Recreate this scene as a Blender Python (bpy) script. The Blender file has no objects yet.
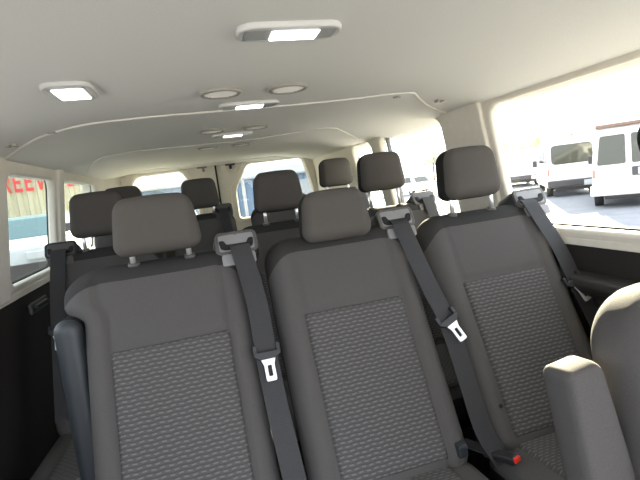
import bpy, bmesh, math, random
from mathutils import Vector, Matrix, Euler

random.seed(5)
S = bpy.context.scene
COL = S.collection
V = Vector
PI = math.pi

# ------------------------------------------------------------------ materials
def nodes_of(m):
    m.use_nodes = True
    return m.node_tree.nodes, m.node_tree.links

def mat(name, col, rough=.6, metal=0., noise=0., nscale=60., bump=0., bscale=400., spec=.5, sheen=0.):
    m = bpy.data.materials.new(name)
    n, l = nodes_of(m)
    b = n['Principled BSDF']
    b.inputs['Base Color'].default_value = (*col, 1)
    b.inputs['Roughness'].default_value = rough
    b.inputs['Metallic'].default_value = metal
    b.inputs['Specular IOR Level'].default_value = spec
    if sheen:
        b.inputs['Sheen Weight'].default_value = sheen
    tc = n.new('ShaderNodeTexCoord')
    if noise:
        t = n.new('ShaderNodeTexNoise'); t.inputs['Scale'].default_value = nscale; t.inputs['Detail'].default_value = 4
        l.new(tc.outputs['Object'], t.inputs['Vector'])
        r = n.new('ShaderNodeValToRGB')
        r.color_ramp.elements[0].position = .3; r.color_ramp.elements[1].position = .7
        r.color_ramp.elements[0].color = (*[c * (1 - noise) for c in col], 1)
        r.color_ramp.elements[1].color = (*[min(1, c * (1 + noise)) for c in col], 1)
        l.new(t.outputs['Fac'], r.inputs['Fac']); l.new(r.outputs['Color'], b.inputs['Base Color'])
    if bump:
        t2 = n.new('ShaderNodeTexNoise'); t2.inputs['Scale'].default_value = bscale; t2.inputs['Detail'].default_value = 2
        l.new(tc.outputs['Object'], t2.inputs['Vector'])
        bp = n.new('ShaderNodeBump'); bp.inputs['Strength'].default_value = bump; bp.inputs['Distance'].default_value = .002
        l.new(t2.outputs['Fac'], bp.inputs['Height']); l.new(bp.outputs['Normal'], b.inputs['Normal'])
    return m

def emit_mat(name, col, strength):
    m = bpy.data.materials.new(name)
    n, l = nodes_of(m)
    b = n['Principled BSDF']
    b.inputs['Base Color'].default_value = (*col, 1)
    b.inputs['Emission Color'].default_value = (*col, 1)
    b.inputs['Emission Strength'].default_value = strength
    return m

def glass_mat(name, tint, gloss=.06):
    m = bpy.data.materials.new(name)
    n, l = nodes_of(m)
    n.remove(n['Principled BSDF'])
    out = n['Material Output']
    tr = n.new('ShaderNodeBsdfTransparent'); tr.inputs['Color'].default_value = (*tint, 1)
    gl = n.new('ShaderNodeBsdfGlossy'); gl.inputs['Roughness'].default_value = .02
    mx = n.new('ShaderNodeMixShader'); mx.inputs['Fac'].default_value = gloss
    l.new(tr.outputs[0], mx.inputs[1]); l.new(gl.outputs[0], mx.inputs[2]); l.new(mx.outputs[0], out.inputs['Surface'])
    return m

BACK_TOP = .70
def back_mat(name, top):
    """Seat cloth whose upper edge, behind the curved seam, is the darker side cloth; UV in metres."""
    m = M_FAB.copy(); m.name = name
    n, l = nodes_of(m); b = n['Principled BSDF']
    src = b.inputs['Base Color'].links[0].from_socket
    uv = n.new('ShaderNodeUVMap'); uv.uv_map = 'UVMap'
    sep = n.new('ShaderNodeSeparateXYZ'); l.new(uv.outputs['UV'], sep.inputs[0])
    def M(op, a, bb=None):
        q = n.new('ShaderNodeMath'); q.operation = op
        for i, x in enumerate((a, bb)):
            if x is None: continue
            if isinstance(x, (int, float)): q.inputs[i].default_value = x
            else: l.new(x, q.inputs[i])
        return q.outputs[0]
    k = M('DIVIDE', M('MAXIMUM', M('SUBTRACT', M('ABSOLUTE', sep.outputs['X']), .13), 0.), .06)
    lim = M('SUBTRACT', BACK_TOP - .036, M('MULTIPLY', M('MULTIPLY', k, k), .030))
    mx = n.new('ShaderNodeMix'); mx.data_type = 'RGBA'
    l.new(M('GREATER_THAN', sep.outputs['Y'], lim), mx.inputs['Factor'])
    l.new(src, mx.inputs['A']); mx.inputs['B'].default_value = (*top, 1)
    l.new(mx.outputs['Result'], b.inputs['Base Color'])
    return m

def woven_mat(name, base, light, dark):
    """Woven seat cloth: staggered pale dashes on wavy horizontal ribs; the UV map is in metres."""
    m = bpy.data.materials.new(name)
    n, l = nodes_of(m)
    b = n['Principled BSDF']; b.inputs['Roughness'].default_value = .95; b.inputs['Specular IOR Level'].default_value = .2
    uv = n.new('ShaderNodeUVMap'); uv.uv_map = 'UVMap'
    sep = n.new('ShaderNodeSeparateXYZ'); l.new(uv.outputs['UV'], sep.inputs[0])
    def M(op, a, bb=None, c=None):
        q = n.new('ShaderNodeMath'); q.operation = op
        for i, x in enumerate((a, bb, c)):
            if x is None: continue
            if isinstance(x, (int, float)): q.inputs[i].default_value = x
            else: l.new(x, q.inputs[i])
        return q.outputs[0]
    x, t = sep.outputs['X'], sep.outputs['Y']
    wav = M('MULTIPLY', M('SINE', M('MULTIPLY', x, 2 * PI / .038)), .0007)
    tt = M('DIVIDE', M('ADD', t, wav), .0104)
    row = M('FLOOR', tt); fr = M('FRACT', tt)
    xx = M('ADD', M('DIVIDE', x, .0190), M('MULTIPLY', row, .5))
    fx = M('FRACT', xx)
    band = M('MULTIPLY', M('GREATER_THAN', fr, .58), M('LESS_THAN', fr, .86))
    dash = M('MULTIPLY', band, M('LESS_THAN', fx, .55))
    groove = M('LESS_THAN', fr, .30)
    mix1 = n.new('ShaderNodeMix'); mix1.data_type = 'RGBA'
    mix1.inputs['A'].default_value = (*base, 1); mix1.inputs['B'].default_value = (*dark, 1)
    l.new(groove, mix1.inputs['Factor'])
    mix2 = n.new('ShaderNodeMix'); mix2.data_type = 'RGBA'
    l.new(mix1.outputs['Result'], mix2.inputs['A']); mix2.inputs['B'].default_value = (*light, 1)
    l.new(dash, mix2.inputs['Factor'])
    l.new(mix2.outputs['Result'], b.inputs['Base Color'])
    bp = n.new('ShaderNodeBump'); bp.inputs['Strength'].default_value = .2; bp.inputs['Distance'].default_value = .002
    l.new(M('SINE', M('MULTIPLY', fr, PI)), bp.inputs['Height']); l.new(bp.outputs['Normal'], b.inputs['Normal'])
    return m

M_FAB = mat('seat_fabric', (.075, .071, .069), .95, noise=.10, nscale=500, bump=.25, bscale=900, spec=.2)
M_HEAD = mat('headrest_fabric', (.080, .073, .067), .95, noise=.10, nscale=500, bump=.25, bscale=900, spec=.2)
M_DFAB = mat('dark_side_fabric', (.018, .0175, .017), .95, noise=.15, nscale=400, bump=.2, bscale=800, spec=.2)
M_WOV = woven_mat('woven_fabric', (.074, .073, .072), (.130, .127, .122), (.062, .057, .056))
M_TOPF = mat('dark_top_fabric', (.032, .031, .030), .95, noise=.1, nscale=400, bump=.2, bscale=800, spec=.2)
M_BACK = back_mat('backrest_cloth', (.032, .031, .030))
M_GDARK = mat('charcoal_plastic', (.075, .072, .07), .4)
M_GLITE = mat('pale_grey_plastic', (.50, .50, .51), .35)
M_STRAP = mat('belt_webbing', (.026, .026, .028), .7, noise=.15, nscale=300, spec=.4)
M_PLAST = mat('black_plastic', (.016, .017, .019), .45, spec=.5)
M_SLOT = mat('slot_black', (.006, .006, .006), .8)
M_GPLAST = mat('grey_plastic', (.20, .20, .205), .35)
M_BPLAST = mat('slate_plastic', (.020, .025, .029), .5)
M_CHROME = mat('chrome', (.9, .9, .91), .3, metal=.85)
M_TONGUE = mat('bright_metal', (.75, .77, .80), .35, metal=.6)
M_RED = mat('red_button', (.75, .03, .015), .4)
M_LINER = mat('headliner', (.765, .76, .75), .95, noise=.03, nscale=300, bump=.1, bscale=700, spec=.1)
M_SEAM = mat('headliner_seam', (.72, .70, .66), .9)
M_BEIGE = mat('beige_trim', (.74, .70, .62), .6, noise=.03, nscale=40, spec=.3)
M_DTRIM = mat('dark_trim', (.022, .020, .019), .6, noise=.1, nscale=80, bump=.1, spec=.35)
M_CARPET = mat('floor_mat', (.03, .03, .032), .9, noise=.2, nscale=60)
M_LENSW = mat('lamp_bezel', (.62, .62, .62), .4)
M_LENSG = mat('lamp_lens_grey', (.42, .43, .43), .3)
M_LAMP = emit_mat('lamp_lit', (1., .95, .93), 3.0)
M_GRILLE = mat('vent_grille', (.34, .32, .29), .6)
M_RUB = mat('black_rubber', (.012, .012, .012), .8)
M_GL_R = glass_mat('side_glass', (.84, .86, .86), .03)
M_GL_L = glass_mat('privacy_glass', (.58, .61, .60), .03)

# ------------------------------------------------------------------ helpers
def link(name, me, m=None, parent=None, smooth=False):
    o = bpy.data.objects.new(name, me)
    COL.objects.link(o)
    if m is not None:
        for x in (m if isinstance(m, (list, tuple)) else (m,)):
            me.materials.append(x)
    if smooth:
        for p in me.polygons: p.use_smooth = True
    if parent: o.parent = parent
    return o

def tag(o, label=None, cat=None, group=None, kind=None):
    if label: o['label'] = label
    if cat: o['category'] = cat
    if group: o['group'] = group
    if kind: o['kind'] = kind
    return o

def empty(name, loc=(0, 0, 0), rz=0.):
    o = bpy.data.objects.new(name, None)
    o.empty_display_size = .05
    o.location = loc; o.rotation_euler = (0, 0, rz)
    COL.objects.link(o)
    return o

class B:
    """Collects shapes into one bmesh, then links it as one object."""
    def __init__(s): s.bm = bmesh.new()
    def box(s, lo, hi, bev=0., seg=2, mtx=None, mi=0):
        t = bmesh.new()
        bmesh.ops.create_cube(t, size=1)
        lo, hi = V(lo), V(hi)
        c, d = (lo + hi) / 2, hi - lo
        for v in t.verts: v.co = V((v.co.x * d.x, v.co.y * d.y, v.co.z * d.z)) + c
        if bev: bmesh.ops.bevel(t, geom=t.edges[:], offset=min(bev, .49 * min(d)), segments=seg, profile=.5, affect='EDGES')
        return s.add(t, mtx, mi)
    def add(s, t, mtx=None, mi=0):
        if mtx is not None: t.transform(mtx)
        mp = {v: s.bm.verts.new(v.co) for v in t.verts}
        for f in t.faces:
            try:
                nf = s.bm.faces.new([mp[v] for v in f.verts]); nf.material_index = mi; nf.smooth = f.smooth
            except ValueError: pass
        t.free(); return s
    def prism(s, pts, axis, a, b, bev=0., mi=0, mtx=None, seg=2):
        """2D polygon pts extruded along axis from a to b. axis 'x': pts are (y,z); 'y': (x,z); 'z': (x,y)."""
        t = bmesh.new()
        def P(p, h):
            return {'x': V((h, p[0], p[1])), 'y': V((p[0], h, p[1])), 'z': V((p[0], p[1], h))}[axis]
        lo = [t.verts.new(P(p, a)) for p in pts]; hi = [t.verts.new(P(p, b)) for p in pts]
        n = len(pts)
        t.faces.new(lo[::-1]); t.faces.new(hi)
        for i in range(n): t.faces.new((lo[i], lo[(i + 1) % n], hi[(i + 1) % n], hi[i]))
        bmesh.ops.recalc_face_normals(t, faces=t.faces[:])
        if bev: bmesh.ops.bevel(t, geom=t.edges[:], offset=bev, segments=seg, profile=.5, affect='EDGES')
        return s.add(t, mtx, mi)
    def cyl(s, p0, p1, r0, r1=None, n=16, mi=0, caps=True):
        r1 = r0 if r1 is None else r1
        p0, p1 = V(p0), V(p1); d = (p1 - p0).normalized()
        a = d.orthogonal().normalized(); c = d.cross(a)
        r = [[s.bm.verts.new(p + (a * math.cos(k * 2 * PI / n) + c * math.sin(k * 2 * PI / n)) * rr) for k in range(n)] for p, rr in ((p0, r0), (p1, r1))]
        for k in range(n):
            f = s.bm.faces.new((r[0][k], r[0][(k + 1) % n], r[1][(k + 1) % n], r[1][k])); f.smooth = True; f.material_index = mi
        if caps:
            s.bm.faces.new(r[0][::-1]).material_index = mi; s.bm.faces.new(r[1]).material_index = mi
        return s
    def tube(s, pts, r, n=10, mi=0):
        pts = [V(p) for p in pts]
        rings = []
        prev = None
        for i, p in enumerate(pts):
            d = (pts[min(i + 1, len(pts) - 1)] - pts[max(i - 1, 0)]).normalized()
            a = d.orthogonal().normalized() if prev is None else (prev - d * prev.dot(d)).normalized()
            prev = a; c = d.cross(a)
            rings.append([s.bm.verts.new(p + (a * math.cos(k * 2 * PI / n) + c * math.sin(k * 2 * PI / n)) * r) for k in range(n)])
        for A, C in zip(rings, rings[1:]):
            for k in range(n):
                f = s.bm.faces.new((A[k], A[(k + 1) % n], C[(k + 1) % n], C[k])); f.smooth = True; f.material_index = mi
        s.bm.faces.new(rings[0][::-1]); s.bm.faces.new(rings[-1])
        return s
    def ribbon(s, pts, side, w, th):
        """Flat strap along pts; side = unit vectors across it."""
        pts = [V(p) for p in pts]
        rings = []
        for i, p in enumerate(pts):
            d = (pts[min(i + 1, len(pts) - 1)] - pts[max(i - 1, 0)]).normalized()
            sd = V(side[i] if isinstance(side, list) else side)
            sd = (sd - d * sd.dot(d)).normalized(); nn = d.cross(sd)
            rings.append([s.bm.verts.new(p + sd * (a * w / 2) + nn * (b * th / 2)) for a, b in ((-1, -1), (1, -1), (1, 1), (-1, 1))])
        for A, C in zip(rings, rings[1:]):
            for k in range(4): s.bm.faces.new((A[k], A[(k + 1) % 4], C[(k + 1) % 4], C[k]))
        s.bm.faces.new(rings[0][::-1]); s.bm.faces.new(rings[-1])
        return s
    def build(s, name, m, parent=None, smooth=False, mtx=None):
        bmesh.ops.recalc_face_normals(s.bm, faces=s.bm.faces[:])
        if mtx is not None: s.bm.transform(mtx)
        me = bpy.data.meshes.new(name); s.bm.to_mesh(me); s.bm.free()
        return link(name, me, m, parent, smooth)

def rrect(x0, x1, y0, y1, r, n=6):
    pts = []
    for cx, cy, a0 in ((x1 - r, y1 - r, 0), (x0 + r, y1 - r, 90), (x0 + r, y0 + r, 180), (x1 - r, y0 + r, 270)):
        for k in range(n + 1):
            a = math.radians(a0 + 90 * k / n); pts.append((cx + r * math.cos(a), cy + r * math.sin(a)))
    return pts

def round_poly(pts, r, n=5):
    out = []
    N = len(pts)
    for i in range(N):
        p, a, b = V(pts[i]).to_2d(), V(pts[i - 1]).to_2d(), V(pts[(i + 1) % N]).to_2d()
        da, db = (a - p), (b - p)
        rr = min(r, .45 * da.length, .45 * db.length)
        A, C = p + da.normalized() * rr, p + db.normalized() * rr
        for k in range(n + 1):
            t = k / n
            q = A * (1 - t) ** 2 + p * 2 * t * (1 - t) + C * t ** 2
            out.append((q.x, q.y))
    return out

def plate(name, outer, holes, th, mtx, m, parent=None, bev=.004):
    cu = bpy.data.curves.new(name, 'CURVE'); cu.dimensions = '2D'; cu.fill_mode = 'BOTH'
    cu.extrude = max(th / 2 - bev, .0005); cu.bevel_depth = bev; cu.bevel_resolution = 2
    for pl in [outer] + list(holes):
        sp = cu.splines.new('POLY'); sp.points.add(len(pl) - 1)
        for q, p in zip(sp.points, pl): q.co = (p[0], p[1], 0, 1)
        sp.use_cyclic_u = True
    o = bpy.data.objects.new(name + '_tmp', cu); COL.objects.link(o)
    dg = bpy.context.evaluated_depsgraph_get()
    me = bpy.data.meshes.new_from_object(o.evaluated_get(dg))
    bpy.data.objects.remove(o); bpy.data.curves.remove(cu)
    me.materials.clear()
    me.transform(mtx); me.name = name
    return link(name, me, m, parent)

def frame_mtx(o, ux, uy):
    """Matrix taking (u, w, n) to world, origin o, axes ux, uy."""
    ux, uy = V(ux).normalized(), V(uy).normalized(); n = ux.cross(uy)
    return Matrix(((ux.x, uy.x, n.x, o[0]), (ux.y, uy.y, n.y, o[1]), (ux.z, uy.z, n.z, o[2]), (0, 0, 0, 1)))

def pillow(W, H, front, back, r, edge, nx=30, ny=30, bulge=0., taper=0., topbow=0., fgroove=None):
    """Rounded-rectangle cushion in (x, t, n): x in +-W, t in 0..H; front face at n=front, back at n=back; corner radius r;
    edge = roll-over radius. Returns bmesh in local (x, t, n) coordinates, UV = (x, t), material 1 behind the roll-over."""
    t = bmesh.new(); uvl = t.loops.layers.uv.new('UVMap')
    def spread(k, n):
        u = -1 + 2 * k / n
        return math.copysign(1 - (1 - abs(u)) ** 1.35, u)
    mid = (front + back) / 2; half = (front - back) / 2
    er = min(edge, half)
    def shape(u, v, sgn):
        x, y = u * W, v * H / 2
        ax, ay = abs(x) - (W - r), abs(y) - (H / 2 - r)
        if ax > 0 and ay > 0:
            p, q = ax / r, ay / r
            px, py = p * math.sqrt(1 - q * q / 2), q * math.sqrt(1 - p * p / 2)
            X = math.copysign(W - r + px * r, x); Y = math.copysign(H / 2 - r + py * r, y)
            d = r * (1 - math.hypot(px, py))
        else:
            X, Y = x, y
            d = min(W - abs(x), H / 2 - abs(y))
        k = min(d / er, 1)
        drop = er * (1 - math.sqrt(max(0, 1 - (1 - k) ** 2)))
        n = half - drop
        cx = max(0, 1 - (X / W) ** 2) * max(0, 1 - (2 * Y / H) ** 2)
        n += bulge * cx
        if sgn > 0 and fgroove: n += fgroove(X, Y + H / 2)
        yy = (Y / H + .5)
        X *= 1 - taper * yy
        T = Y + H / 2 + topbow * (1 - (X / W) ** 2) * max(0, yy)
        return X, T, mid + sgn * n
    vs = {}
    for sgn in (1, -1):
        for i in range(nx + 1):
            for j in range(ny + 1):
                edgev = i in (0, nx) or j in (0, ny)
                if sgn < 0 and edgev and er >= half - 1e-6: vs[sgn, i, j] = vs[1, i, j]; continue
                vs[sgn, i, j] = t.verts.new(shape(spread(i, nx), spread(j, ny), sgn))
    def face(a, mi):
        try: f = t.faces.new(a)
        except ValueError: return
        f.smooth = True; f.material_index = mi
        for lp in f.loops: lp[uvl].uv = (lp.vert.co.x, lp.vert.co.y)
    for i in range(nx):
        for j in range(ny):
            face((vs[1, i, j], vs[1, i + 1, j], vs[1, i + 1, j + 1], vs[1, i, j + 1]), 0)
            face((vs[-1, i, j], vs[-1, i, j + 1], vs[-1, i + 1, j + 1], vs[-1, i + 1, j]), 1)
    if er < half - 1e-6:
        ring = [(i, 0) for i in range(nx)] + [(nx, j) for j in range(ny)] + [(i, ny) for i in range(nx, 0, -1)] + [(0, j) for j in range(ny, 0, -1)]
        for k in range(len(ring)):
            a, b = ring[k], ring[(k + 1) % len(ring)]
            face((vs[1, a[0], a[1]], vs[-1, a[0], a[1]], vs[-1, b[0], b[1]], vs[1, b[0], b[1]]), 1)
    return t

def mesh_of(t, name, m, parent, mtx=None):
    if mtx is not None: t.transform(mtx)
    bmesh.ops.recalc_face_normals(t, faces=t.faces[:])
    me = bpy.data.meshes.new(name); t.to_mesh(me); t.free()
    return link(name, me, m, parent)

# ------------------------------------------------------------------ the van body (setting)
FLOOR = .15
def zc(x):
    s = max(0., (abs(x - .02) - .45) / .42)
    return 1.62 - .070 * min(s, 1.1) ** 1.8

fl = B().box((-.93, -.8, FLOOR - .06), (.99, 3.96, FLOOR)).build('floor', M_CARPET); tag(fl, kind='structure')

o = B().box((-.93, -.80, FLOOR), (.99, -.72, .62), .02).build('wall_front_light_block', M_DTRIM); tag(o, kind='structure')  # unseen low wall, added to hold back low light from the front
bm = bmesh.new()
xs = [-.92 + 1.90 * i / 60 for i in range(61)]; ys = [-.55 + 4.5 * j / 40 for j in range(41)]
gv = {}
for k, dz in ((0, 0.), (1, .04)):
    for i, x in enumerate(xs):
        for j, y in enumerate(ys): gv[k, i, j] = bm.verts.new((x, y, zc(x) + dz))
for i in range(60):
    for j in range(40):
        for k in (0, 1):
            f = bm.faces.new((gv[k, i, j], gv[k, i + 1, j], gv[k, i + 1, j + 1], gv[k, i, j + 1])); f.smooth = True
for j in range(40):
    for i in (0, 60): bm.faces.new((gv[0, i, j], gv[0, i, j + 1], gv[1, i, j + 1], gv[1, i, j]))
for i in range(60):
    for j in (0, 40): bm.faces.new((gv[0, i, j], gv[0, i + 1, j], gv[1, i + 1, j], gv[1, i, j]))
ce = mesh_of(bm, 'ceiling', M_LINER, None); tag(ce, kind='structure')

def smooth_path(pts, k=6):
    out = []
    P = [V(p) for p in pts]
    for i in range(len(P) - 1):
        a, b, c, d = P[max(i - 1, 0)], P[i], P[i + 1], P[min(i + 2, len(P) - 1)]
        for s in range(k):
            t = s / k
            out.append(.5 * ((2 * b) + (c - a) * t + (2 * a - 5 * b + 4 * c - d) * t * t + (3 * b - a - 3 * c + d) * t ** 3))
    return out + [P[-1]]

def liner_edge(name, xy, r):
    p = smooth_path([(x, y, 0) for x, y in xy])
    o = B().tube([(q.x, q.y, zc(q.x) - r * .1) for q in p], r).build(name, M_SEAM); tag(o, kind='structure')
    return o
liner_edge('trim_1', [(-.81, 1.85), (-.74, 1.78), (-.63, 1.66), (-.545, 1.61), (-.45, 1.57), (-.30, 1.54), (-.10, 1.53), (.18, 1.525), (.40, 1.50), (.53, 1.46), (.59, 1.44), (.64, 1.50), (.745, 1.61), (.85, 1.66)], .005)
liner_edge('trim_2', [(-.745, 2.9), (-.665, 2.66), (-.59, 2.49), (-.50, 2.47), (-.35, 2.45), (-.10, 2.46), (.20, 2.42), (.45, 2.26), (.56, 2.25), (.61, 2.31), (.79, 2.55)], .004)

def side_wall(side, x_lo, z_lo, x_hi, z_hi, wins, m_glass, y0, y1):
    """Slanted upper wall with window openings, in wall coordinates u = y, w = up along the slope."""
    d = V((x_hi - x_lo, 0, z_hi - z_lo)); L = d.length
    k = L / (z_hi - z_lo)
    if side == 'right': mtx = frame_mtx((x_lo, 0, z_lo), (0, 1, 0), d)     # n = y x d
    else: mtx = frame_mtx((x_lo, 0, z_lo), (0, 1, 0), d)
    nsign = 1 if side == 'right' else -1
    off = Matrix.Translation((0, 0, .018 * nsign))
    W = lambda z: (z - z_lo) * k
    holes = [rrect(a, b, W(c), W(e), .062) for a, b, c, e in wins]
    o = plate('wall_' + side, [(y0, W(1.07)), (y1, W(1.07)), (y1, W(1.63)), (y0, W(1.63))], holes, .036, mtx @ off, M_BEIGE, bev=.012)
    tag(o, kind='structure')
    return mtx, W, nsign

RW = [(-.42, .02, 1.10, 1.552), (.10, 1.425, 1.10, 1.552), (1.735, 2.42, 1.10, 1.567), (2.53, 2.88, 1.12, 1.562)]
LW = [(-.42, .36, 1.115, 1.530), (.45, 1.50, 1.115, 1.530), (1.855, 2.44, 1.098, 1.530), (2.555, 3.40, 1.098, 1.532)]
mr, Wr, sr = side_wall('right', .93, 1.09, .86, 1.54, RW, M_GL_R, -.5, 3.95)
ml, Wl, sl = side_wall('left', -.86, 1.11, -.80, 1.525, LW, M_GL_L, -.5, 3.95)
wn = 0
for mtx, W, sg, wins, gm, side in ((mr, Wr, sr, RW, M_GL_R, 'right'), (ml, Wl, sl, LW, M_GL_L, 'left')):
    for a, b, c, e in wins:
        wn += 1
        g = plate('window_%d' % wn, rrect(a - .02, b + .02, W(c) - .02, W(e) + .02, .06), [], .004, mtx @ Matrix.Translation((0, 0, .039 * sg)), gm if a > 1.6 else M_GL_R, bev=.0008)
        tag(g, kind='structure')
        s = plate('window_seal', rrect(a - .025, b + .025, W(c) - .025, W(e) + .025, .062), [rrect(a - .004, b + .004, W(c) + .012, W(e) + .004, .058)], .012, mtx @ Matrix.Translation((0, 0, .038 * sg)), M_RUB, g, bev=.003)
# thin upright divider in the second window on the right
dv = plate('divider_bar', rrect(2.365, 2.378, Wr(1.10), Wr(1.545), .004, 2), [], .02, mr @ Matrix.Translation((0, 0, .040)), M_GPLAST, None, bev=.003)
tag(dv, kind='structure'); dv.name = 'trim_3'

# lower side walls: dark trim, pale sill on top
for side, x, s in (('left', -.862, -1), ('right', .932, 1)):
    o = B().box((min(x, x + s * .07), -.5, FLOOR), (max(x, x + s * .07), 3.9, 1.068), .006).build('wall_%s_lower' % side, M_DTRIM); tag(o, kind='structure')
    o = B().prism([(x - s * .004, 1.062), (x + s * .075, 1.062), (x + s * .075, 1.105), (x + s * .028, 1.105), (x - s * .002, 1.085)], 'y', -.5, 3.9, .003).build('trim_%d' % (4 if s < 0 else 5), M_BEIGE); tag(o, kind='structure')
# padded dark ledge under the right window
o = B().prism([(.94, .90), (.885, .93), (.868, .955), (.875, .975), (.94, .985)], 'y', .80, 1.34, .006, seg=3).build('trim_6', M_DTRIM, smooth=True); tag(o, kind='structure')
# pillar covers between windows
for n_, mtx, W, sg, a, b in ((7, mr, Wr, sr, 1.455, 1.70), (8, ml, Wl, sl, 2.462, 2.535), (9, ml, Wl, sl, 1.54, 1.815)):
    o = plate('trim_%d' % n_, rrect(a, b, W(1.08), W(1.59), .02), [], .02, mtx @ Matrix.Translation((0, 0, -.004 * sg)), M_BEIGE, bev=.008); tag(o, kind='structure')
# rear corner pillars
o = B().prism([(-.93, 3.53), (-.835, 3.53), (-.80, 3.64), (-.715, 3.90), (-.93, 3.90)], 'z', FLOOR, 1.62, .004).build('trim_10', M_BEIGE); tag(o, kind='structure')
o = B().prism([(.99, 3.30), (.91, 3.30), (.885, 3.45), (.875, 3.90), (.99, 3.90)], 'z', FLOOR, 1.62, .004).build('trim_11', M_BEIGE); tag(o, kind='structure')
# rear doors with their windows
ym = frame_mtx((0, 3.92, 0), (1, 0, 0), (0, 0, 1))
grow_ = lambda P, k: [(sum(q[0] for q in P) / len(P) + (p[0] - sum(q[0] for q in P) / len(P)) * k, 1.3 + (p[1] - 1.3) * k) for p in P]
wl_ = round_poly(grow_([(-.60, 1.572), (-.255, 1.580), (-.165, 1.40), (-.165, 1.13), (-.672, 1.13), (-.672, 1.44)], 1.05), .05)
wr_ = round_poly(grow_([(.290, 1.582), (.760, 1.585), (.828, 1.30), (.832, 1.13), (.172, 1.13), (.172, 1.375)], 1.05), .05)
for k, (x0, x1, hole) in enumerate(((-.80, .020, wl_), (.028, .95, wr_))):
    d = plate('door_%d' % (k + 1), [(x0, FLOOR), (x1, FLOOR), (x1, 1.66), (x0, 1.66)], [hole], .05, ym, M_BEIGE, bev=.014); tag(d, kind='structure')
    wn += 1
    g = plate('window_%d' % wn, hole, [], .004, ym @ Matrix.Translation((0, 0, -.022)), M_GL_L, bev=.0008); tag(g, kind='structure')
    # raised inner rim and pressed panel of the door
    cx = sum(p[0] for p in hole) / len(hole); cz = sum(p[1] for p in hole) / len(hole)
    grow = [(cx + (p[0] - cx) * 1.09, cz + (p[1] - cz) * 1.08) for p in hole]
    plate('window_frame', grow, [hole], .02, ym @ Matrix.Translation((0, 0, .028)), M_BEIGE, d, bev=.007)
    B().box((x0 + .12, 3.885, .45), (x1 - .12, 3.90, 1.02), .006).build('door_panel', M_DTRIM, d)
    B().box((-.125 if k == 0 else .105, 3.87, 1.585), (-.045 if k == 0 else .185, 3.90, 1.625), .005).box((-.085 if k == 0 else .135, 3.868, 1.555), (-.065 if k == 0 else .155, 3.89, 1.59), .003).build('door_latch', M_GPLAST if k == 0 else M_PLAST, d)
    if k == 0:
        B().tube([(.024, 3.885, z) for z in (.2, .8, 1.4, 1.64)], .007).build('door_seal', M_RUB, d)
o = B().prism([(3.82, 1.640), (3.95, 1.640), (3.95, 1.595), (3.87, 1.597), (3.84, 1.612)], 'x', -.90, .97, .004).build('trim_12', M_LINER); tag(o, kind='structure')

# ------------------------------------------------------------------ ceiling fittings
def ceiling_lamp(x, y, w, d, litw, label, rx=0., offset=0.):
    t = empty('ceiling_light', (x, y, zc(x)), rx)
    tag(t, label, 'ceiling light', 'interior lamps on the van ceiling')
    plate('bezel', rrect(-w / 2, w / 2, -d / 2, d / 2, min(d * .42, .03)), [rrect(-w / 2 + .006, w / 2 - .006, -d / 2 + .009, d / 2 - .006, min(d * .3, .02))], .012, Matrix.Translation((0, 0, -.004)), M_LENSW, t, bev=.004)
    B().box((-w / 2 + .006, -d / 2 + .009, -.010), (w / 2 - .006, d / 2 - .007, -.002), .002).build('lens_panel', M_LENSG, t)
    B().box((offset - litw / 2, -d / 2 + d * .20, -.0125), (offset + litw / 2, d / 2 - d * .14, -.008), .002).build('lit_lens', M_LAMP, t)
    return t
ceiling_lamp(.030, .802, .178, .066, .084, 'long white lamp with lit centre nearest the camera on the ceiling', .0, .008)
ceiling_lamp(-.397, 1.132, .092, .140, .062, 'small rectangular lit lamp on the left side of the ceiling')
ceiling_lamp(.034, 1.450, .178, .066, .084, 'lit ceiling lamp just behind the foremost pair of round vents', .0, .0)
ceiling_lamp(.035, 2.135, .178, .066, .084, 'farther lit ceiling lamp between the second pair of round vents')
def vent(x, y, label):
    t = empty('ceiling_vent', (x, y, zc(x))); tag(t, label, 'air vent', 'round vents in the van ceiling')
    ring = B(); n = 40; prof = [(.056, 0.), (.056, -.004), (.052, -.008), (.046, -.008), (.043, -.004), (.043, 0.)]
    rr = [[ring.bm.verts.new((math.cos(2 * PI * k / n) * r, math.sin(2 * PI * k / n) * r, z)) for k in range(n)] for r, z in prof]
    for A, C in zip(rr, rr[1:]):
        for k in range(n): ring.bm.faces.new((A[k], A[(k + 1) % n], C[(k + 1) % n], C[k])).smooth = True
    ring.build('rim', M_GRILLE, t)
    g = B().cyl((0, 0, -.001), (0, 0, -.004), .044, n=32)
    for q in range(-4, 5): g.box((-math.sqrt(.043 ** 2 - (q * .009) ** 2), q * .009 - .0015, -.006), (math.sqrt(.043 ** 2 - (q * .009) ** 2), q * .009 + .0015, -.003))
    g.build('grille', M_LINER, t)
for y, w in ((1.262, 'foremost pair'), (1.972, 'second pair'), (2.638, 'rearmost pair')):
    vent(-.064, y, 'round ceiling vent, left one of the %s' % w)
    vent(.120, y, 'round ceiling vent, right one of the %s' % w)
for x, y, lab, s in ((-.701, 1.657, 'small dark double hook mark on the ceiling edge at far left', 1), (-.571, 1.62, 'small oval plug beside the ceiling seam on the left', 0),
                     (.731, 1.508, 'small clip in the ceiling by the right window pillar', 1), (.565, 1.511, 'tiny plug at the right bend of the ceiling seam', 0)):
    t = B()
    if s:
        for k in (-1, 1): t.box((k * .010 - .006, -.014, -.007), (k * .010 + .006, .014, .003), .003)
        o = t.build('headliner_clip', M_GRILLE)
    else:
        o = t.cyl((0, 0, .003), (0, 0, -.004), .016, .013, 20).build('headliner_plug', M_GRILLE)
    o.location = (x, y, zc(x)); tag(o, lab, 'clip')

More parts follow.
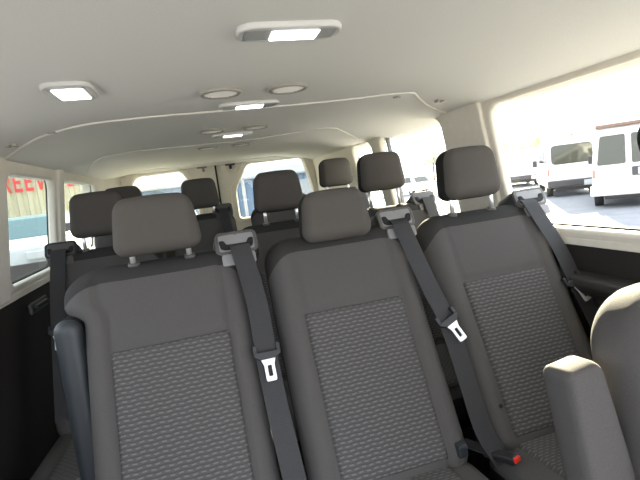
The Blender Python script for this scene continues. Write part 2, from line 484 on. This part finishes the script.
hm_ = Matrix.Translation((-.862, 2.07, 1.0))
dh = B().box((0, -.10, -.022), (.014, .10, .022), .006).build('door_handle', M_GDARK, bpy.data.objects['wall_left_lower'], mtx=hm_)
B().box((.010, -.075, -.006), (.030, .06, .012), .005, 3).build('lever', M_BPLAST, dh, mtx=hm_)

# ------------------------------------------------------------------ seats
RC = .454
SU = V((0, math.sin(RC), math.cos(RC))); SN = V((0, -math.cos(RC), math.sin(RC)))
ZT = 1.187 - FLOOR           # height of the backrest top above the floor
BACK_H, BACK_W = .70, .212

def back_mtx(t0=0., n0=0., x0=0.):
    """(x, t, n) -> seat space: t along the reclined back from its top edge, n out of its front."""
    o = V((0, 0, ZT)) + SU * t0 + SN * n0
    return Matrix(((1, 0, 0, x0 + o.x), (0, SU.y, SN.y, o.y), (0, SU.z, SN.z, o.z), (0, 0, 0, 1)))

PW, PT, PB = .142, -.212, -.640      # woven insert: half width, top and bottom along the back
def groove(x, t):
    """Seams and bolsters of the backrest front; t from the bottom."""
    tt = t - BACK_H
    g = 0.
    a = abs(x)
    if a > PW: g += .012 * math.sin(min(1, (a - PW) / .045) * PI / 2) * min(1, max(0, (-.0 - tt) / .10))
    g -= .006 * math.exp(-((a - PW) / .004) ** 2) * min(1, max(0, -tt / .04))
    if a < PW: g -= .005 * math.exp(-((tt - PT) / .005) ** 2)
    return g

def make_seat(loc, label, group, rise=0., head=.02, headh=.168, mirror=1, belt=None, arm=False, detail=1, tongue=None, buckles=False, headw=.112, bw=BACK_W, ox=.198, bez=None, hx=0., dot=None):
    bez = bez or M_GDARK; bez2 = M_GPLAST if detail else M_GDARK  # rear-row outlets: same plastic, darkened to paint in the dimmer light there
    root = empty('passenger_seat', (loc[0], loc[1], FLOOR)); tag(root, label, 'seat', group)
    U = Matrix.Translation((0, 0, rise))
    nx = 44 if detail else 26
    t = pillow(bw, BACK_H + .022, .032, -.088, .075, .058, nx, 64 if detail else 36, fgroove=groove)
    if arm:                                # the shoulder reaches out over the folded armrest
        for v in t.verts:
            if v.co.x < 0:
                k = min(1, max(0, (v.co.y - (BACK_H - .125)) / .05)); k = k * k * (3 - 2 * k)
                v.co.x -= .046 * k * (v.co.x / bw) ** 2
    mesh_of(t, 'backrest', [M_BACK, M_DFAB], root, U @ back_mtx(-BACK_H))
    # woven insert: a shallow cushion let into the backrest
    mesh_of(pillow(PW - .002, PT - PB, .037, .018, .006, .007, 20, 24, bulge=.004), 'woven_panel', [M_WOV, M_WOV], root, U @ back_mtx(PB))
    # dark top edge and piping line
    pip = B().tube(smooth_path([(x * bw / BACK_W, -.036 - .030 * max(0, (abs(x) - .13) / .06) ** 2, .030 - .012 * max(0, (abs(x) - .12) / .06) ** 2) for x in (-.132, -.10, -.05, 0, .05, .10, .132)]), .0022, 8)
    pip.build('piping', M_DFAB, root, mtx=U @ back_mtx())
    # cushion
    cm = Matrix(((1, 0, 0, 0), (0, -1, 0, 0), (0, 0, 1, 0), (0, 0, 0, 1)))
    cz = ZT - .655 * SU.z + rise; cy = -.655 * SU.y
    rot = Matrix.Translation((0, cy + .04, cz - .075)) @ Matrix.Rotation(math.radians(-4), 4, 'X') @ cm
    t = pillow(bw + .004, .46, .075, -.065, .07, .045, 34, 34, bulge=.006, fgroove=lambda x, tt: -.006 * math.exp(-((abs(x) - PW) / .005) ** 2))
    cush = mesh_of(t, 'cushion', [M_FAB, M_DFAB], root, rot)
    mesh_of(pillow(PW - .002, .40, .083, .06, .006, .008, 16, 20, bulge=.005), 'woven_panel', [M_WOV, M_WOV], cush, rot @ Matrix.Translation((0, .05, 0)))
    # base
    b = B()
    zb = cz - .15
    b.box((-.17, cy - .40, zb - .05), (.17, cy + .03, zb + .012), .01)
    b.build('seat_base', M_PLAST, root)
    for sx in (-1, 1):
        B().prism([(cy - .36, 0), (cy - .30, 0), (cy - .27, zb - .04), (cy - .36, zb - .04)], 'x', sx * .15 - .02, sx * .15 + .02, .004).build('leg', M_PLAST, root)
        B().prism([(cy - .04, 0), (cy + .04, 0), (cy + .02, zb - .04), (cy - .06, zb - .04)], 'x', sx * .15 - .02, sx * .15 + .02, .004).build('leg', M_PLAST, root)
    # headrest: upright pad on two chrome posts
    hz = ZT + rise + head
    hm = Matrix.Translation((hx, SU.y * head - .035, hz)) @ Matrix.Rotation(math.radians(-7), 4, 'X') @ Matrix(((1, 0, 0, 0), (0, 0, -1, 0), (0, 1, 0, 0), (0, 0, 0, 1)))
    hd = mesh_of(pillow(headw * 1.01, headh, .045, -.055, .036, .030, 30, 30, bulge=.008, taper=.15, topbow=.008), 'headrest', [M_HEAD, M_DFAB], root, hm)
    for sx in (-1, 1):
        p0 = V((hx + sx * .071, 0, ZT + rise)) + SN * .010 - SU * .01
        p1 = V((hx + sx * .071, SU.y * head - .030, hz + .05))
        B().cyl(p0, p1, .0072, n=14).build('post', M_CHROME, hd)
        q = V((hx + sx * .071, 0, ZT + rise)) + SN * .010 + SU * .004
        B().cyl(q, q + V((0, -.1, .99)) * .010, .0165, .0135, 20).build('post_sleeve', M_GDARK, hd)
    # shoulder belt outlet on the corner of the backrest
    bx = mirror * ox
    gm = U @ back_mtx(.022, .0, bx)
    hs = mesh_of(pillow(.062, .085, .020, -.085, .030, .024, 18, 18), 'belt_outlet', [M_PLAST, M_PLAST], root, gm @ Matrix.Translation((0, -.050, 0)))
    plate('bezel', rrect(-.055, .055, -.030, .030, .014), [rrect(-.049, .049, -.024, .024, .009)], .010, gm @ Matrix.Translation((0, 0, .021)), bez, hs, bev=.003)
    plate('cover_plate', rrect(-.0465, -.001, -.0225, .0215, .004, 3), [], .006, gm @ Matrix.Translation((0, 0, .024)), bez2, hs, bev=.002)
    plate('cover_plate', rrect(.001, .0465, -.0225, .0215, .004, 3), [], .006, gm @ Matrix.Translation((0, 0, .024)), bez2, hs, bev=.002)
    slot = round_poly([(-.046, .006), (-.034, .006), (-.028, -.007), (.028, -.007), (.034, .006), (.046, .006), (.043, -.015), (.032, -.020), (-.032, -.020), (-.043, -.015)], .004, 3)
    plate('belt_slot', slot, [], .006, gm @ Matrix.Translation((0, 0, .0275)), M_SLOT, hs, bev=.001)
    plate('lower_plate', rrect(-.043, .043, -.066, -.038, .004, 3), [], .008, gm @ Matrix.Translation((0, 0, .034)), bez2, hs, bev=.002)
    # webbing: out of the slot, down the side of the back
    pts = belt or [(mirror * (ox + d), t_) for d, t_ in ((.002, .0), (.010, -.15), (.012, -.30), (.012, -.44), (.012, -.62))]
    P = [V((x, t, .050)) for x, t in pts]
    P = [V((pts[0][0] - mirror * .002, .016, .022)), V((pts[0][0] - mirror * .001, .006, .040))] + P
    sp = smooth_path(P, 5)
    st = B().ribbon(sp, (1, 0, 0), .053, .0022).build('belt_strap', M_STRAP, root, mtx=U @ back_mtx())
    ti = tongue or (mirror * (ox + .012), -.30, 0.)
    tm = U @ back_mtx(ti[1], .054, ti[0]) @ Matrix.Rotation(ti[2], 4, 'Z')
    tg = B().box((-.034, -.008, -.006), (-.024, .016, .008), .003).box((.024, -.008, -.006), (.034, .016, .008), .003).prism(
        [(-.034, -.002), (-.034, -.012), (-.018, -.024), (.018, -.024), (.034, -.012), (.034, -.002)], 'z', -.006, .009, .003).build('belt_tongue', M_PLAST, st, mtx=tm)
    plate('tongue_blade', round_poly([(-.018, -.020), (.018, -.020), (.012, -.036), (.012, -.074), (-.012, -.074), (-.012, -.036)], .004, 3),
          [rrect(-.006, .006, -.064, -.036, .003, 3)], .005, tm @ Matrix.Translation((0, 0, .006)), M_TONGUE, tg, bev=.001)
    if arm:
        am = Matrix.Translation((-.234, -.075, 1.098 - FLOOR - .46)) @ Matrix.Rotation(math.radians(-3), 4, 'X') @ Matrix(((1, 0, 0, 0), (0, 0, -1, 0), (0, 1, 0, 0), (0, 0, 0, 1)))
        mesh_of(pillow(.032, .46, .045, -.045, .028, .022, 14, 40), 'armrest', [M_BPLAST, M_DFAB], root, am)
    if buckles:
        bk = B().box((-.016, -.055, -.010), (.016, .03, .010), .005).build('buckle', M_PLAST, root, mtx=Matrix.Translation((.262, -.33, ZT - .572)) @ Matrix.Rotation(math.radians(24), 4, 'Z') @ Matrix.Rotation(math.radians(-6), 4, 'X'))
        B().box((-.012, -.060, -.004), (.012, -.046, .009), .003).build('release_button', M_RED, bk, mtx=Matrix.Translation((.262, -.33, ZT - .572)) @ Matrix.Rotation(math.radians(24), 4, 'Z') @ Matrix.Rotation(math.radians(-6), 4, 'X'))
        B().ribbon(smooth_path([(.225, -.235, ZT - .58), (.245, -.28, ZT - .578), (.258, -.31, ZT - .575)]), (1, .3, 0), .035, .004).build('buckle_strap', M_STRAP, root)
        B().box((.162, -.325, ZT - .562), (.188, -.290, ZT - .528), .005).build('belt_anchor', M_BPLAST, root)
    if dot:
        B().cyl((0, 0, 0), (0, 0, .006), .0065, .005, 14).build('press_stud', M_SLOT, root, mtx=U @ back_mtx(dot[1], .036, dot[0]))
    return root

Y2, Y3, Y4 = 1.269, 1.985, 2.819
G2, G3, G4 = 'front row of three passenger seats', 'second row of three passenger seats', 'rearmost row of four passenger seats'
make_seat((-.28, Y2), 'grey cloth seat with patterned back, leftmost of the front row, headrest raised', G2, bw=.203, head=.034, headh=.144, arm=True,
          belt=[(.205, -.01), (.220, -.149), (.220, -.294), (.222, -.43), (.230, -.60), (.225, -.68)], tongue=(.221, -.285, .0))
make_seat((.20, Y2), 'grey cloth seat with patterned back, middle of the front row, headrest low', G2, head=-.004, headh=.137, headw=.104, buckles=True,
          belt=[(.199, -.035), (.221, -.19), (.243, -.318), (.246, -.48), (.248, -.60), (.275, -.68)], tongue=(.240, -.30, .38))
make_seat((.68, Y2), 'grey cloth seat with patterned back, beside the large right window, headrest high', G2, head=.056, headh=.153, headw=.098, hx=-.018, dot=(-.158, -.555),
          belt=[(.175, -.03), (.205, -.167), (.214, -.29), (.225, -.42), (.23, -.60)], tongue=(.200, -.268, .30))
make_seat((-.55, Y3), 'dark seat by the left windows with belt outlet on its left, behind the front row', G3, head=.062, mirror=-1, detail=0, ox=.158, bez=M_PLAST)  # blacker bezel: backlit shade painted into the same outlet plastic
make_seat((.18, Y3), 'dark seat in the second row seen between the left and middle front seats', G3, head=.062, detail=0)
make_seat((.68, Y3), 'dark seat in the second row beside the right window, tall bright headrest posts', G3, head=.092, detail=0)
make_seat((-.57, Y4), 'leftmost seat of the rearmost row, headrest half hidden by the one before it', G4, rise=.05, head=.055, detail=0, bw=.188, ox=.12)
make_seat((-.145, Y4), 'rearmost row seat in front of the rear door seam, small dark headrest', G4, rise=.05, head=.050, detail=0, bw=.188, ox=.12)
make_seat((.325, Y4), 'rearmost row seat almost hidden behind the second row centre headrest', G4, rise=.05, head=.040, detail=0, bw=.188, ox=.12)
make_seat((.72, Y4), 'rightmost seat of the rearmost row, small dark headrest before the beige corner panel', G4, rise=.05, head=.080, detail=0, bw=.188, ox=.14)

# driver seat in the lower right corner
def driver_seat():
    root = empty('driver_seat', (.65, .56, FLOOR)); tag(root, 'dark grey front seat with sunlit shoulder at the lower right corner', 'seat')
    zt = 1.125 - FLOOR
    r = .30
    u = V((0, math.sin(r), math.cos(r))); n = V((0, -math.cos(r), math.sin(r)))
    m = Matrix(((1, 0, 0, 0), (0, u.y, n.y, 0), (0, u.z, n.z, zt), (0, 0, 0, 1)))
    H = .66
    def gr(x, t): return -.008 * math.exp(-((math.hypot(x, max(0, t - .44) * 1.0) - .150) / .006) ** 2) + (.016 if math.hypot(x, max(0, t - .44)) > .15 else 0) * 1.0
    mesh_of(pillow(.246, H, .055, -.075, .11, .055, 50, 60, fgroove=lambda x, t: gr(x, t) * min(1, max(0, (.246 - abs(x)) / .03))), 'backrest', [M_FAB, M_FAB], root, m @ Matrix.Translation((0, -H, 0)))
    st = B()
    path = []
    for k in range(60):
        a = PI * (1.0 - k / 59)
        path.append((.185 * math.cos(a), -H + .44 + .185 * math.sin(a)))
    path = [(-.185, -H + .06 + .38 * k / 24) for k in range(24)] + path + [(.185, -H + .44 - .38 * k / 24) for k in range(24)]
    for (a, b) in path[::2]:
        st.box((a - .002, b - .004, .064), (a + .002, b + .004, .0745), .001)
    st.build('stitching', mat('stitch_thread', (.30, .28, .25), .8), root, mtx=m)
    hd = mesh_of(pillow(.095, .17, .045, -.055, .05, .036, 26, 26, bulge=.008, taper=.05), 'headrest', [M_HEAD, M_DFAB], root, m @ Matrix.Translation((.073, .125, .0)))
    for sx in (-1, 1): B().cyl((.073 + sx * .06, -.03, -.01), (.073 + sx * .06, .16, -.01), .0062, n=12).build('post', M_CHROME, hd, mtx=m)
    cz = zt - .60
    mesh_of(pillow(.24, .48, .075, -.065, .07, .045, 26, 26, bulge=.006), 'cushion', [M_FAB, M_DFAB], root, Matrix(((1, 0, 0, 0), (0, -1, 0, -.17), (0, 0, 1, cz - .06), (0, 0, 0, 1))))
    B().box((-.20, -.62, 0), (.20, -.12, cz - .11), .02).build('seat_base', M_PLAST, root)
    # armrest folded upright on the inner side
    t = pillow(.056, .38, .034, -.034, .020, .018, 14, 36, taper=.42)
    am = Matrix.Translation((-.252, -.045, 1.028 - .375 - FLOOR)) @ Matrix.Rotation(math.radians(-8), 4, 'Y') @ Matrix.Rotation(math.radians(-6), 4, 'X') @ Matrix(((1, 0, 0, 0), (0, 0, -1, 0), (0, 1, 0, 0), (0, 0, 0, 1)))
    mesh_of(t, 'armrest', [M_FAB, M_FAB], root, am)
    return root
driver_seat()

# ------------------------------------------------------------------ outdoors
GZ = -.55
M_ASPH = mat('asphalt', (.17, .175, .185), .9, noise=.12, nscale=1.5)
M_WHITE = mat('white_paint', (.62, .63, .64), .35)
M_BODYG = mat('pale_paint', (.45, .47, .49), .35)
M_CREAM = mat('cream_paint', (.56, .51, .36), .55, noise=.05, nscale=2)
M_TEALG = mat('teal_glass', (.10, .19, .20), .15)
M_DULLW = mat('dull_white_paint', (.50, .52, .53), .35)
M_BLUEW = mat('pale_blue_wall', (.22, .30, .44), .6, noise=.04, nscale=.8)
M_DGLASS = mat('dark_glass', (.055, .055, .04), .08)
M_DBUMP = mat('dark_bumper', (.05, .045, .045), .5)
M_TYRE = mat('tyre', (.018, .018, .018), .85)
M_HUB = mat('wheel_hub', (.45, .45, .46), .4, metal=.4)
M_LAMPR = mat('tail_lamp', (.50, .16, .12), .3)
M_PLATE = mat('number_plate', (.50, .62, .78), .5)
M_BROWN = mat('brown_roof_edge', (.16, .10, .07), .5)
M_REDL = mat('red_lettering', (.72, .06, .06), .5)
M_TRUNK = mat('tree_trunk', (.12, .08, .05), .9)
M_LEAF = mat('autumn_leaves', (.68, .56, .34), .9, noise=.35, nscale=3)
M_LEAFG = mat('dull_green_leaves', (.50, .52, .40), .9, noise=.35, nscale=3)

g = B().box((-140, -60, GZ - .1), (160, 190, GZ)).build('ground', M_ASPH); tag(g, kind='structure')

def wheels(root, xs_, ys_, r, w):
    for y in ys_:
        for x in xs_:
            t = B()
            s = 1 if x > 0 else -1
            t.cyl((x - s * w, y, r), (x, y, r), r * .97, r, 28)
            o = t.build('wheel', M_TYRE, root)
            B().cyl((x - s * .01, y, r), (x + s * .012, y, r), r * .58, r * .5, 20).build('hub', M_HUB, o)

def make_van(loc, heading, label, style, W=1.96, Ht=2.45, L=5.2, paint=None, glass=None):
    glass = glass or M_DGLASS
    """Rear face at local y = 0 looking to -y; heading turns the van about z."""
    root = empty('van', (loc[0], loc[1], GZ), heading); tag(root, label, 'van', 'vans parked outside')
    h = W / 2; paint = paint or M_WHITE
    body = B()
    zb, zm = .42, 1.22
    prof = [(0.0, zb), (0.0, zm), (.10, Ht - .12), (.22, Ht), (3.4, Ht), (4.0, Ht - .25), (4.45, 1.35), (L - .1, 1.12), (L, .95), (L, zb)]
    t = bmesh.new()
    secs = []
    for y, z in prof:
        k = 1. if z <= zm + .2 else 1 - .13 * (z - zm) / (Ht - zm)
        secs.append((t.verts.new((-h * k, y, z)), t.verts.new((h * k, y, z))))
    n = len(secs)
    for i in range(n):
        a, b = secs[i], secs[(i + 1) % n]
        t.faces.new((a[0], a[1], b[1], b[0]))
    t.faces.new([s[0] for s in secs]); t.faces.new([s[1] for s in secs][::-1])
    bmesh.ops.recalc_face_normals(t, faces=t.faces[:])
    bmesh.ops.bevel(t, geom=t.edges[:], offset=.06, segments=3, profile=.5, affect='EDGES')
    body.add(t); body.build('body', paint, root)
    slope = .10 / (Ht - .12 - zm)
    def rear(z): return slope * max(0, z - zm) - .012
    rm = frame_mtx((0, -.008, zm), (1, 0, 0), (0, .10, Ht - .12 - zm))   # u = x, w up the rear face
    fo = Matrix.Translation((0, 0, .004))
    if style == 'wide':
        plate('rear_window', rrect(-.80, .74, .18, .98, .16), [], .02, rm @ fo, glass, root, bev=.004)
        body2 = B().box((-h - .01, -.14, .44), (h + .01, .10, .72), .05, 3).build('bumper', M_DBUMP, root)
        B().box((.36, -.155, .44), (.72, -.135, .66), .01).build('number_plate', M_BODYG, body2)
        B().box((-.08, .02, Ht - .05), (.08, .14, Ht + .03), .02).build('brake_light', M_LAMPR, root)
    else:
        for x0, x1 in ((-.84, -.10), (.06, .80)):
            plate('rear_window', round_poly([(x0 + (.10 if x0 < 0 else 0), 1.0), (x1 - (.0 if x0 < 0 else .10), 1.0), (x1, .12), (x0, .12)], .06), [], .02, rm @ fo, glass, root, bev=.004)
        b2 = B().box((-h - .06, -.24, .40), (h + .06, .10, .70), .05, 3).build('bumper', paint, root)
        pl = B().box((.05, -.05, .95), (.90, .0, 1.22), .02).build('plate_holder', M_DBUMP, root)
        B().box((.20, -.065, .98), (.80, -.045, 1.18), .01).build('number_plate', M_PLATE, pl)
        B().box((-h * .86, .02, Ht - .06), (h * .86, 3.3, Ht + .05), .03).build('roof_edge', M_BROWN, root)
    for s in (-1, 1):
        B().box((s * (h - .05) - .04, -.02, .95), (s * (h - .05) + .04, .06, 1.22), .02).build('tail_lamp', M_LAMPR, root)
        # side windows
        for y0, y1 in ((.35, 1.35), (1.45, 2.45), (2.6, 3.5)):
            z0, z1 = zm + .28, Ht - .25
            k = lambda z: h * (1 - .13 * (z - zm) / (Ht - zm)) + .004
            q = B()
            v = [q.bm.verts.new((s * (k(z) + d), y, z)) for d in (0, .012) for y, z in ((y0, z0), (y1, z0), (y1, z1), (y0, z1))]
            q.bm.faces.new(v[:4]); q.bm.faces.new(v[4:][::-1])
            for i in range(4): q.bm.faces.new((v[i], v[(i + 1) % 4], v[4 + (i + 1) % 4], v[4 + i]))
            q.build('side_window', glass, root)
        B().box((s * (h + .14) - .10, 3.85, 1.30), (s * (h + .14) + .10, 3.95, 1.62), .03).build('wing_mirror', M_DBUMP, root)
    plate('windscreen', rrect(-.74, .74, .08, .92, .1), [], .02, frame_mtx((0, 4.47, 1.36), (1, 0, 0), (0, -.45, .84)) @ Matrix.Translation((0, 0, -.004)), glass, root, bev=.003)
    B().box((-h + .30, .15, .26), (h - .30, L - .2, .50), .03).build('underbody', M_DBUMP, root)
    wheels(root, (-h + .02, h - .02), (.95, L - 1.0),   .46, .25)
    return root

def make_car(loc, heading, label, paint, glass=None, Ht=1.5, W=1.8, L=4.5, hood=1.0, name='car', bf=.64, roof=None, grille=(.50, .64, .5)):
    """Front at local y = 0 looking to -y."""
    glass = glass or M_DGLASS
    root = empty(name, (loc[0], loc[1], GZ), heading); tag(root, label, 'car', 'cars parked outside')
    h = W / 2
    belt = Ht * bf
    low = [(0, .30), (0, .62), (.12, belt - .16), (hood, belt), (L - .5, belt), (L - .05, belt - .1), (L, .6), (L, .30)]
    t = B().prism(low, 'x', -h, h, .05, seg=3); t.build('body', paint, root, smooth=False)
    top = [(hood - .05, belt - .03), (hood + .62, Ht - .06), (hood + .8, Ht), (L - 1.1, Ht), (L - .7, Ht - .08), (L - .30, belt - .03)]
    c = bmesh.new(); secs = []
    for y, z in top:
        k = 1 - .18 * (z - belt) / (Ht - belt)
        secs.append((c.verts.new((-h * k * .97, y, z)), c.verts.new((h * k * .97, y, z))))
    n = len(secs)
    for i in range(n): c.faces.new((secs[i][0], secs[i][1], secs[(i + 1) % n][1], secs[(i + 1) % n][0]))
    c.faces.new([s[0] for s in secs]); c.faces.new([s[1] for s in secs][::-1])
    bmesh.ops.recalc_face_normals(c, faces=c.faces[:])
    bmesh.ops.bevel(c, geom=c.edges[:], offset=.035, segments=2, profile=.5, affect='EDGES')
    B().add(c).build('cabin', roof or paint, root)
    wm = frame_mtx((0, hood - .05, belt - .03), (1, 0, 0), (0, .67, Ht - .06 - belt + .03))
    ln = math.hypot(.67, Ht - .06 - belt + .03)
    plate('windscreen', round_poly([(-h * .90, .04), (h * .90, .04), (h * .76, ln - .03), (-h * .76, ln - .03)], .06), [], .02, wm @ Matrix.Translation((0, 0, .006)), glass, root, bev=.004)
    rm = frame_mtx((0, L - .30, belt - .03), (-1, 0, 0), (0, -.40, Ht - .08 - belt + .03))
    rl = math.hypot(.4, Ht - .05 - belt)
    plate('rear_window', round_poly([(-h * .86, .05), (h * .86, .05), (h * .74, rl - .05), (-h * .74, rl - .05)], .06), [], .02, rm @ Matrix.Translation((0, 0, .006)), glass, root, bev=.004)
    for s in (-1, 1):
        q = B()
        k = lambda z: h * .97 * (1 - .18 * (z - belt) / (Ht - belt)) - .004
        P = [(hood + .25, belt + .03), (L - .75, belt + .03), (L - .98, Ht - .10), (hood + .80, Ht - .10)]
        v = [q.bm.verts.new((s * (k(z) + d), y, z)) for d in (0, .016) for y, z in P]
        q.bm.faces.new(v[:4]); q.bm.faces.new(v[4:][::-1])
        for i in range(4): q.bm.faces.new((v[i], v[(i + 1) % 4], v[4 + (i + 1) % 4], v[4 + i]))
        q.build('side_window', glass, root)
        B().box((s * (h + .08) - .10, hood + .30, belt + .0), (s * (h + .08) + .10, hood + .40, belt + .16), .03).build('wing_mirror', M_DBUMP, root)
        B().box((s * h * .72 - .16, -.01, belt - .36), (s * h * .72 + .16, .08, belt - .22), .02).build('headlamp', M_BODYG, root)
    B().box((-h * grille[2], -.015, grille[0]), (h * grille[2], .03, grille[1]), .01).build('grille', M_DBUMP, root)
    wheels(root, (-h + .01, h - .01), (.85, L - .85), .33, .22)
    return root

def away(x, y, extra=0.):
    """Heading that turns a vehicle's rear (local -y) to the van."""
    return math.atan2(-x, y) + extra
make_van((12.5, 10.85), away(12.5, 10.85, math.radians(1)), 'white van with two rear windows and brown roof edge, nearest on the right', 'twin', W=1.98, Ht=2.52)
make_van((15.2, 15.75), away(15.2, 15.75, math.radians(8)), 'white van with one wide rear window and dark bumper, behind the nearest van', 'wide', W=1.98, Ht=2.58)
make_van((20.4, 25.0), away(20.4, 25.0, math.radians(9)), 'farther white van at the left edge of the large right window', 'wide', W=2.0, Ht=2.35, glass=M_BODYG)
for x, y, a, p, lab in ((16.0, 37.0, 200, M_WHITE, 'white car under the second row headrest, seen through the right glass'), (26.5, 42.5, 150, M_BODYG, 'pale car far off through the second right window'),
                        (17.6, 29.5, 165, M_WHITE, 'nearer white car through the second right window'), (22.6, 37.0, 190, M_BODYG, 'pale car farthest off beyond the right windows')):
    make_car((x, y), math.radians(a), lab, p)
def tree(x, y, hgt, m, label):
    root = empty('tree', (x, y, GZ)); tag(root, label, 'tree', 'trees beyond the parking lot')
    B().cyl((0, 0, 0), (.1, .05, hgt * .55), .16, .09, 10).build('trunk', M_TRUNK, root)
    t = bmesh.new()
    rnd = random.Random(int(x * 10))
    for k in range(9):
        s = bmesh.new(); bmesh.ops.create_icosphere(s, subdivisions=3, radius=hgt * rnd.uniform(.16, .26))
        for v in s.verts: v.co *= 1 + rnd.uniform(-.14, .14)
        c = V((rnd.uniform(-.28, .28) * hgt, rnd.uniform(-.28, .28) * hgt, hgt * rnd.uniform(.5, .85)))
        mp = {v: t.verts.new(v.co + c) for v in s.verts}
        for f in s.faces: t.faces.new([mp[v] for v in f.verts])
        s.free()
    mesh_of(t, 'crown', m, root)
for x, y, hgt, m, lab in ((44, 58, 5.2, M_LEAF, 'yellowish tree far beyond the vans, leftmost through the large right window'), (49, 56, 5.8, M_LEAF, 'yellowish tree far beyond the second white van'),
                          (55, 54, 5.0, M_LEAF, 'yellowish tree far beyond the nearest white van'), (37, 66, 5.0, M_LEAFG, 'dull green tree far off through the second right window')):
    tree(x, y, hgt, m, lab)

# cream ribbed container with red lettering, seen through the left windows
ct = empty('shipping_container', (-6.9, 15.0, GZ)); tag(ct, 'cream ribbed container wall with red lettering through the left windows', 'container')
cw, chh = 8.2, 3.75
t = B()
rib = []
x = -cw / 2
while x < cw / 2 - .28:
    rib += [(x, 0), (x + .10, 0), (x + .14, .06), (x + .24, .06)]
    x += .28
rib += [(cw / 2, 0), (cw / 2, 2.4), (-cw / 2, 2.4)]
t.prism(rib, 'z', .15, chh)
t.build('ribbed_body', M_CREAM, ct)
B().box((-cw / 2 - .05, -.06, chh - .1), (cw / 2 + .05, .05, chh + .06), .01).box((-cw / 2 - .05, -.06, .05), (cw / 2 + .05, .06, .22), .01).build('rail', M_CREAM, ct)
letters = {
 'R': [[(0, 0), (.2, 0), (.2, .40), (.40, .40), (.66, 0), (.88, 0), (.60, .43), (.80, .55), (.80, .85), (.62, 1), (0, 1)], [(.2, .56), (.2, .84), (.55, .84), (.60, .78), (.60, .62), (.55, .56)]],
 'E': [[(0, 0), (.8, 0), (.8, .17), (.2, .17), (.2, .42), (.7, .42), (.7, .58), (.2, .58), (.2, .83), (.8, .83), (.8, 1), (0, 1)]],
 'V': [[(.32, 0), (.56, 0), (.9, 1), (.68, 1), (.44, .25), (.2, 1), (-.02, 1)]],
 'S': [[(.05, .02), (.15, 0), (.65, 0), (.8, .12), (.8, .46), (.68, .58), (.22, .60), (.2, .64), (.2, .80), (.24, .84), (.75, .84), (.75, .98), (.65, 1), (.15, 1), (0, .88), (0, .56), (.12, .44), (.58, .42), (.6, .38), (.6, .20), (.56, .16), (.05, .16)]]}
lx = {0: -5.44, 1: -5.13, 2: -4.84, 3: -4.56, 4: -4.13, 5: -3.76}
for k, ch in enumerate('REEVES'):
    pl = letters[ch]
    mt = frame_mtx((lx[k] + 6.9, -.012, 2.155 - GZ), (1, 0, 0), (0, 0, 1)) @ Matrix.Diagonal((.255, .56, 1, 1))
    plate('letter', pl[0], pl[1:], .02, mt, M_REDL, ct, bev=.0)
make_car((-3.62, 8.6), math.radians(4), 'white car with teal windscreen and roof in front of the cream container', M_DULLW, M_TEALG, Ht=1.97, W=1.95, L=4.7, hood=.85, bf=.80, roof=M_TEALG, grille=(.45, 1.16, .93))
make_car((-1.2, 10.2), math.radians(-3), 'cream car behind the dark left seat, dark mirror showing', M_CREAM, M_DGLASS, Ht=1.72, W=1.8, L=4.4, hood=.9)

# pale blue building behind the rear doors
bd = empty('building', (2.0, 24.0, GZ)); tag(bd, 'pale blue metal building with white fascia behind the rear windows', 'building')
t = B(); w = []; x = -8.
while x < 7: w += [(x, 0), (x + .30, 0), (x + .33, .03), (x + .37, .03)]; x += .40
w += [(7, 0), (7, 8), (-8, 8)]
t.prism(w, 'z', 0, 2.62); t.build('wall', M_BLUEW, bd)
B().box((-8.2, -.25, 2.62), (7.2, 8.2, 3.0), .02).build('roof_fascia', M_WHITE, bd)
B().box((-8.2, -.30, 2.54), (7.2, -.02, 2.63), .01).build('gutter', M_BODYG, bd)
for x in (-.15, .28): B().box((x - .09, -.12, 0), (x + .09, .02, 2.6), .01).build('door_post', M_WHITE, bd)
B().box((2.4, -.03, 1.2), (4.6, .03, 2.2), .01).build('window', M_BODYG, bd)

# ------------------------------------------------------------------ light, camera, view
w = bpy.data.worlds.new('sky'); S.world = w; w.use_nodes = True
bg = w.node_tree.nodes['Background']
bg.inputs['Color'].default_value = (.93, .97, 1.06, 1); bg.inputs['Strength'].default_value = 2.8
sun = bpy.data.lights.new('sun', 'SUN'); sun.energy = 55.; sun.angle = math.radians(1.0); sun.color = (1., .87, .62)
so = bpy.data.objects.new('sun', sun); COL.objects.link(so)
so.rotation_euler = V((.55, .70, .34)).to_track_quat('Z', 'Y').to_euler()

cam = bpy.data.cameras.new('camera'); co = bpy.data.objects.new('camera', cam); COL.objects.link(co)
R_ = V((.95667602, -.26340859, -.12404399)); U_ = V((.15206648, .08872903, .98437947)); F_ = V((.24828771, .96059516, -.12494055))
co.matrix_world = Matrix(((R_.x, U_.x, -F_.x, -.1695), (R_.y, U_.y, -F_.y, 0), (R_.z, U_.z, -F_.z, 1.35), (0, 0, 0, 1)))
cam.sensor_width = 36; cam.lens = 452.6146 * 36 / 640
cam.clip_start = .02; cam.clip_end = 500
S.camera = co
S.view_settings.view_transform = 'Standard'; S.view_settings.look = 'None'; S.view_settings.gamma = 1; S.view_settings.use_curve_mapping = False
S.view_settings.exposure = 1.12
S.cycles.use_denoising = True
S.cycles.max_bounces = 14; S.cycles.diffuse_bounces = 8; S.cycles.transparent_max_bounces = 12
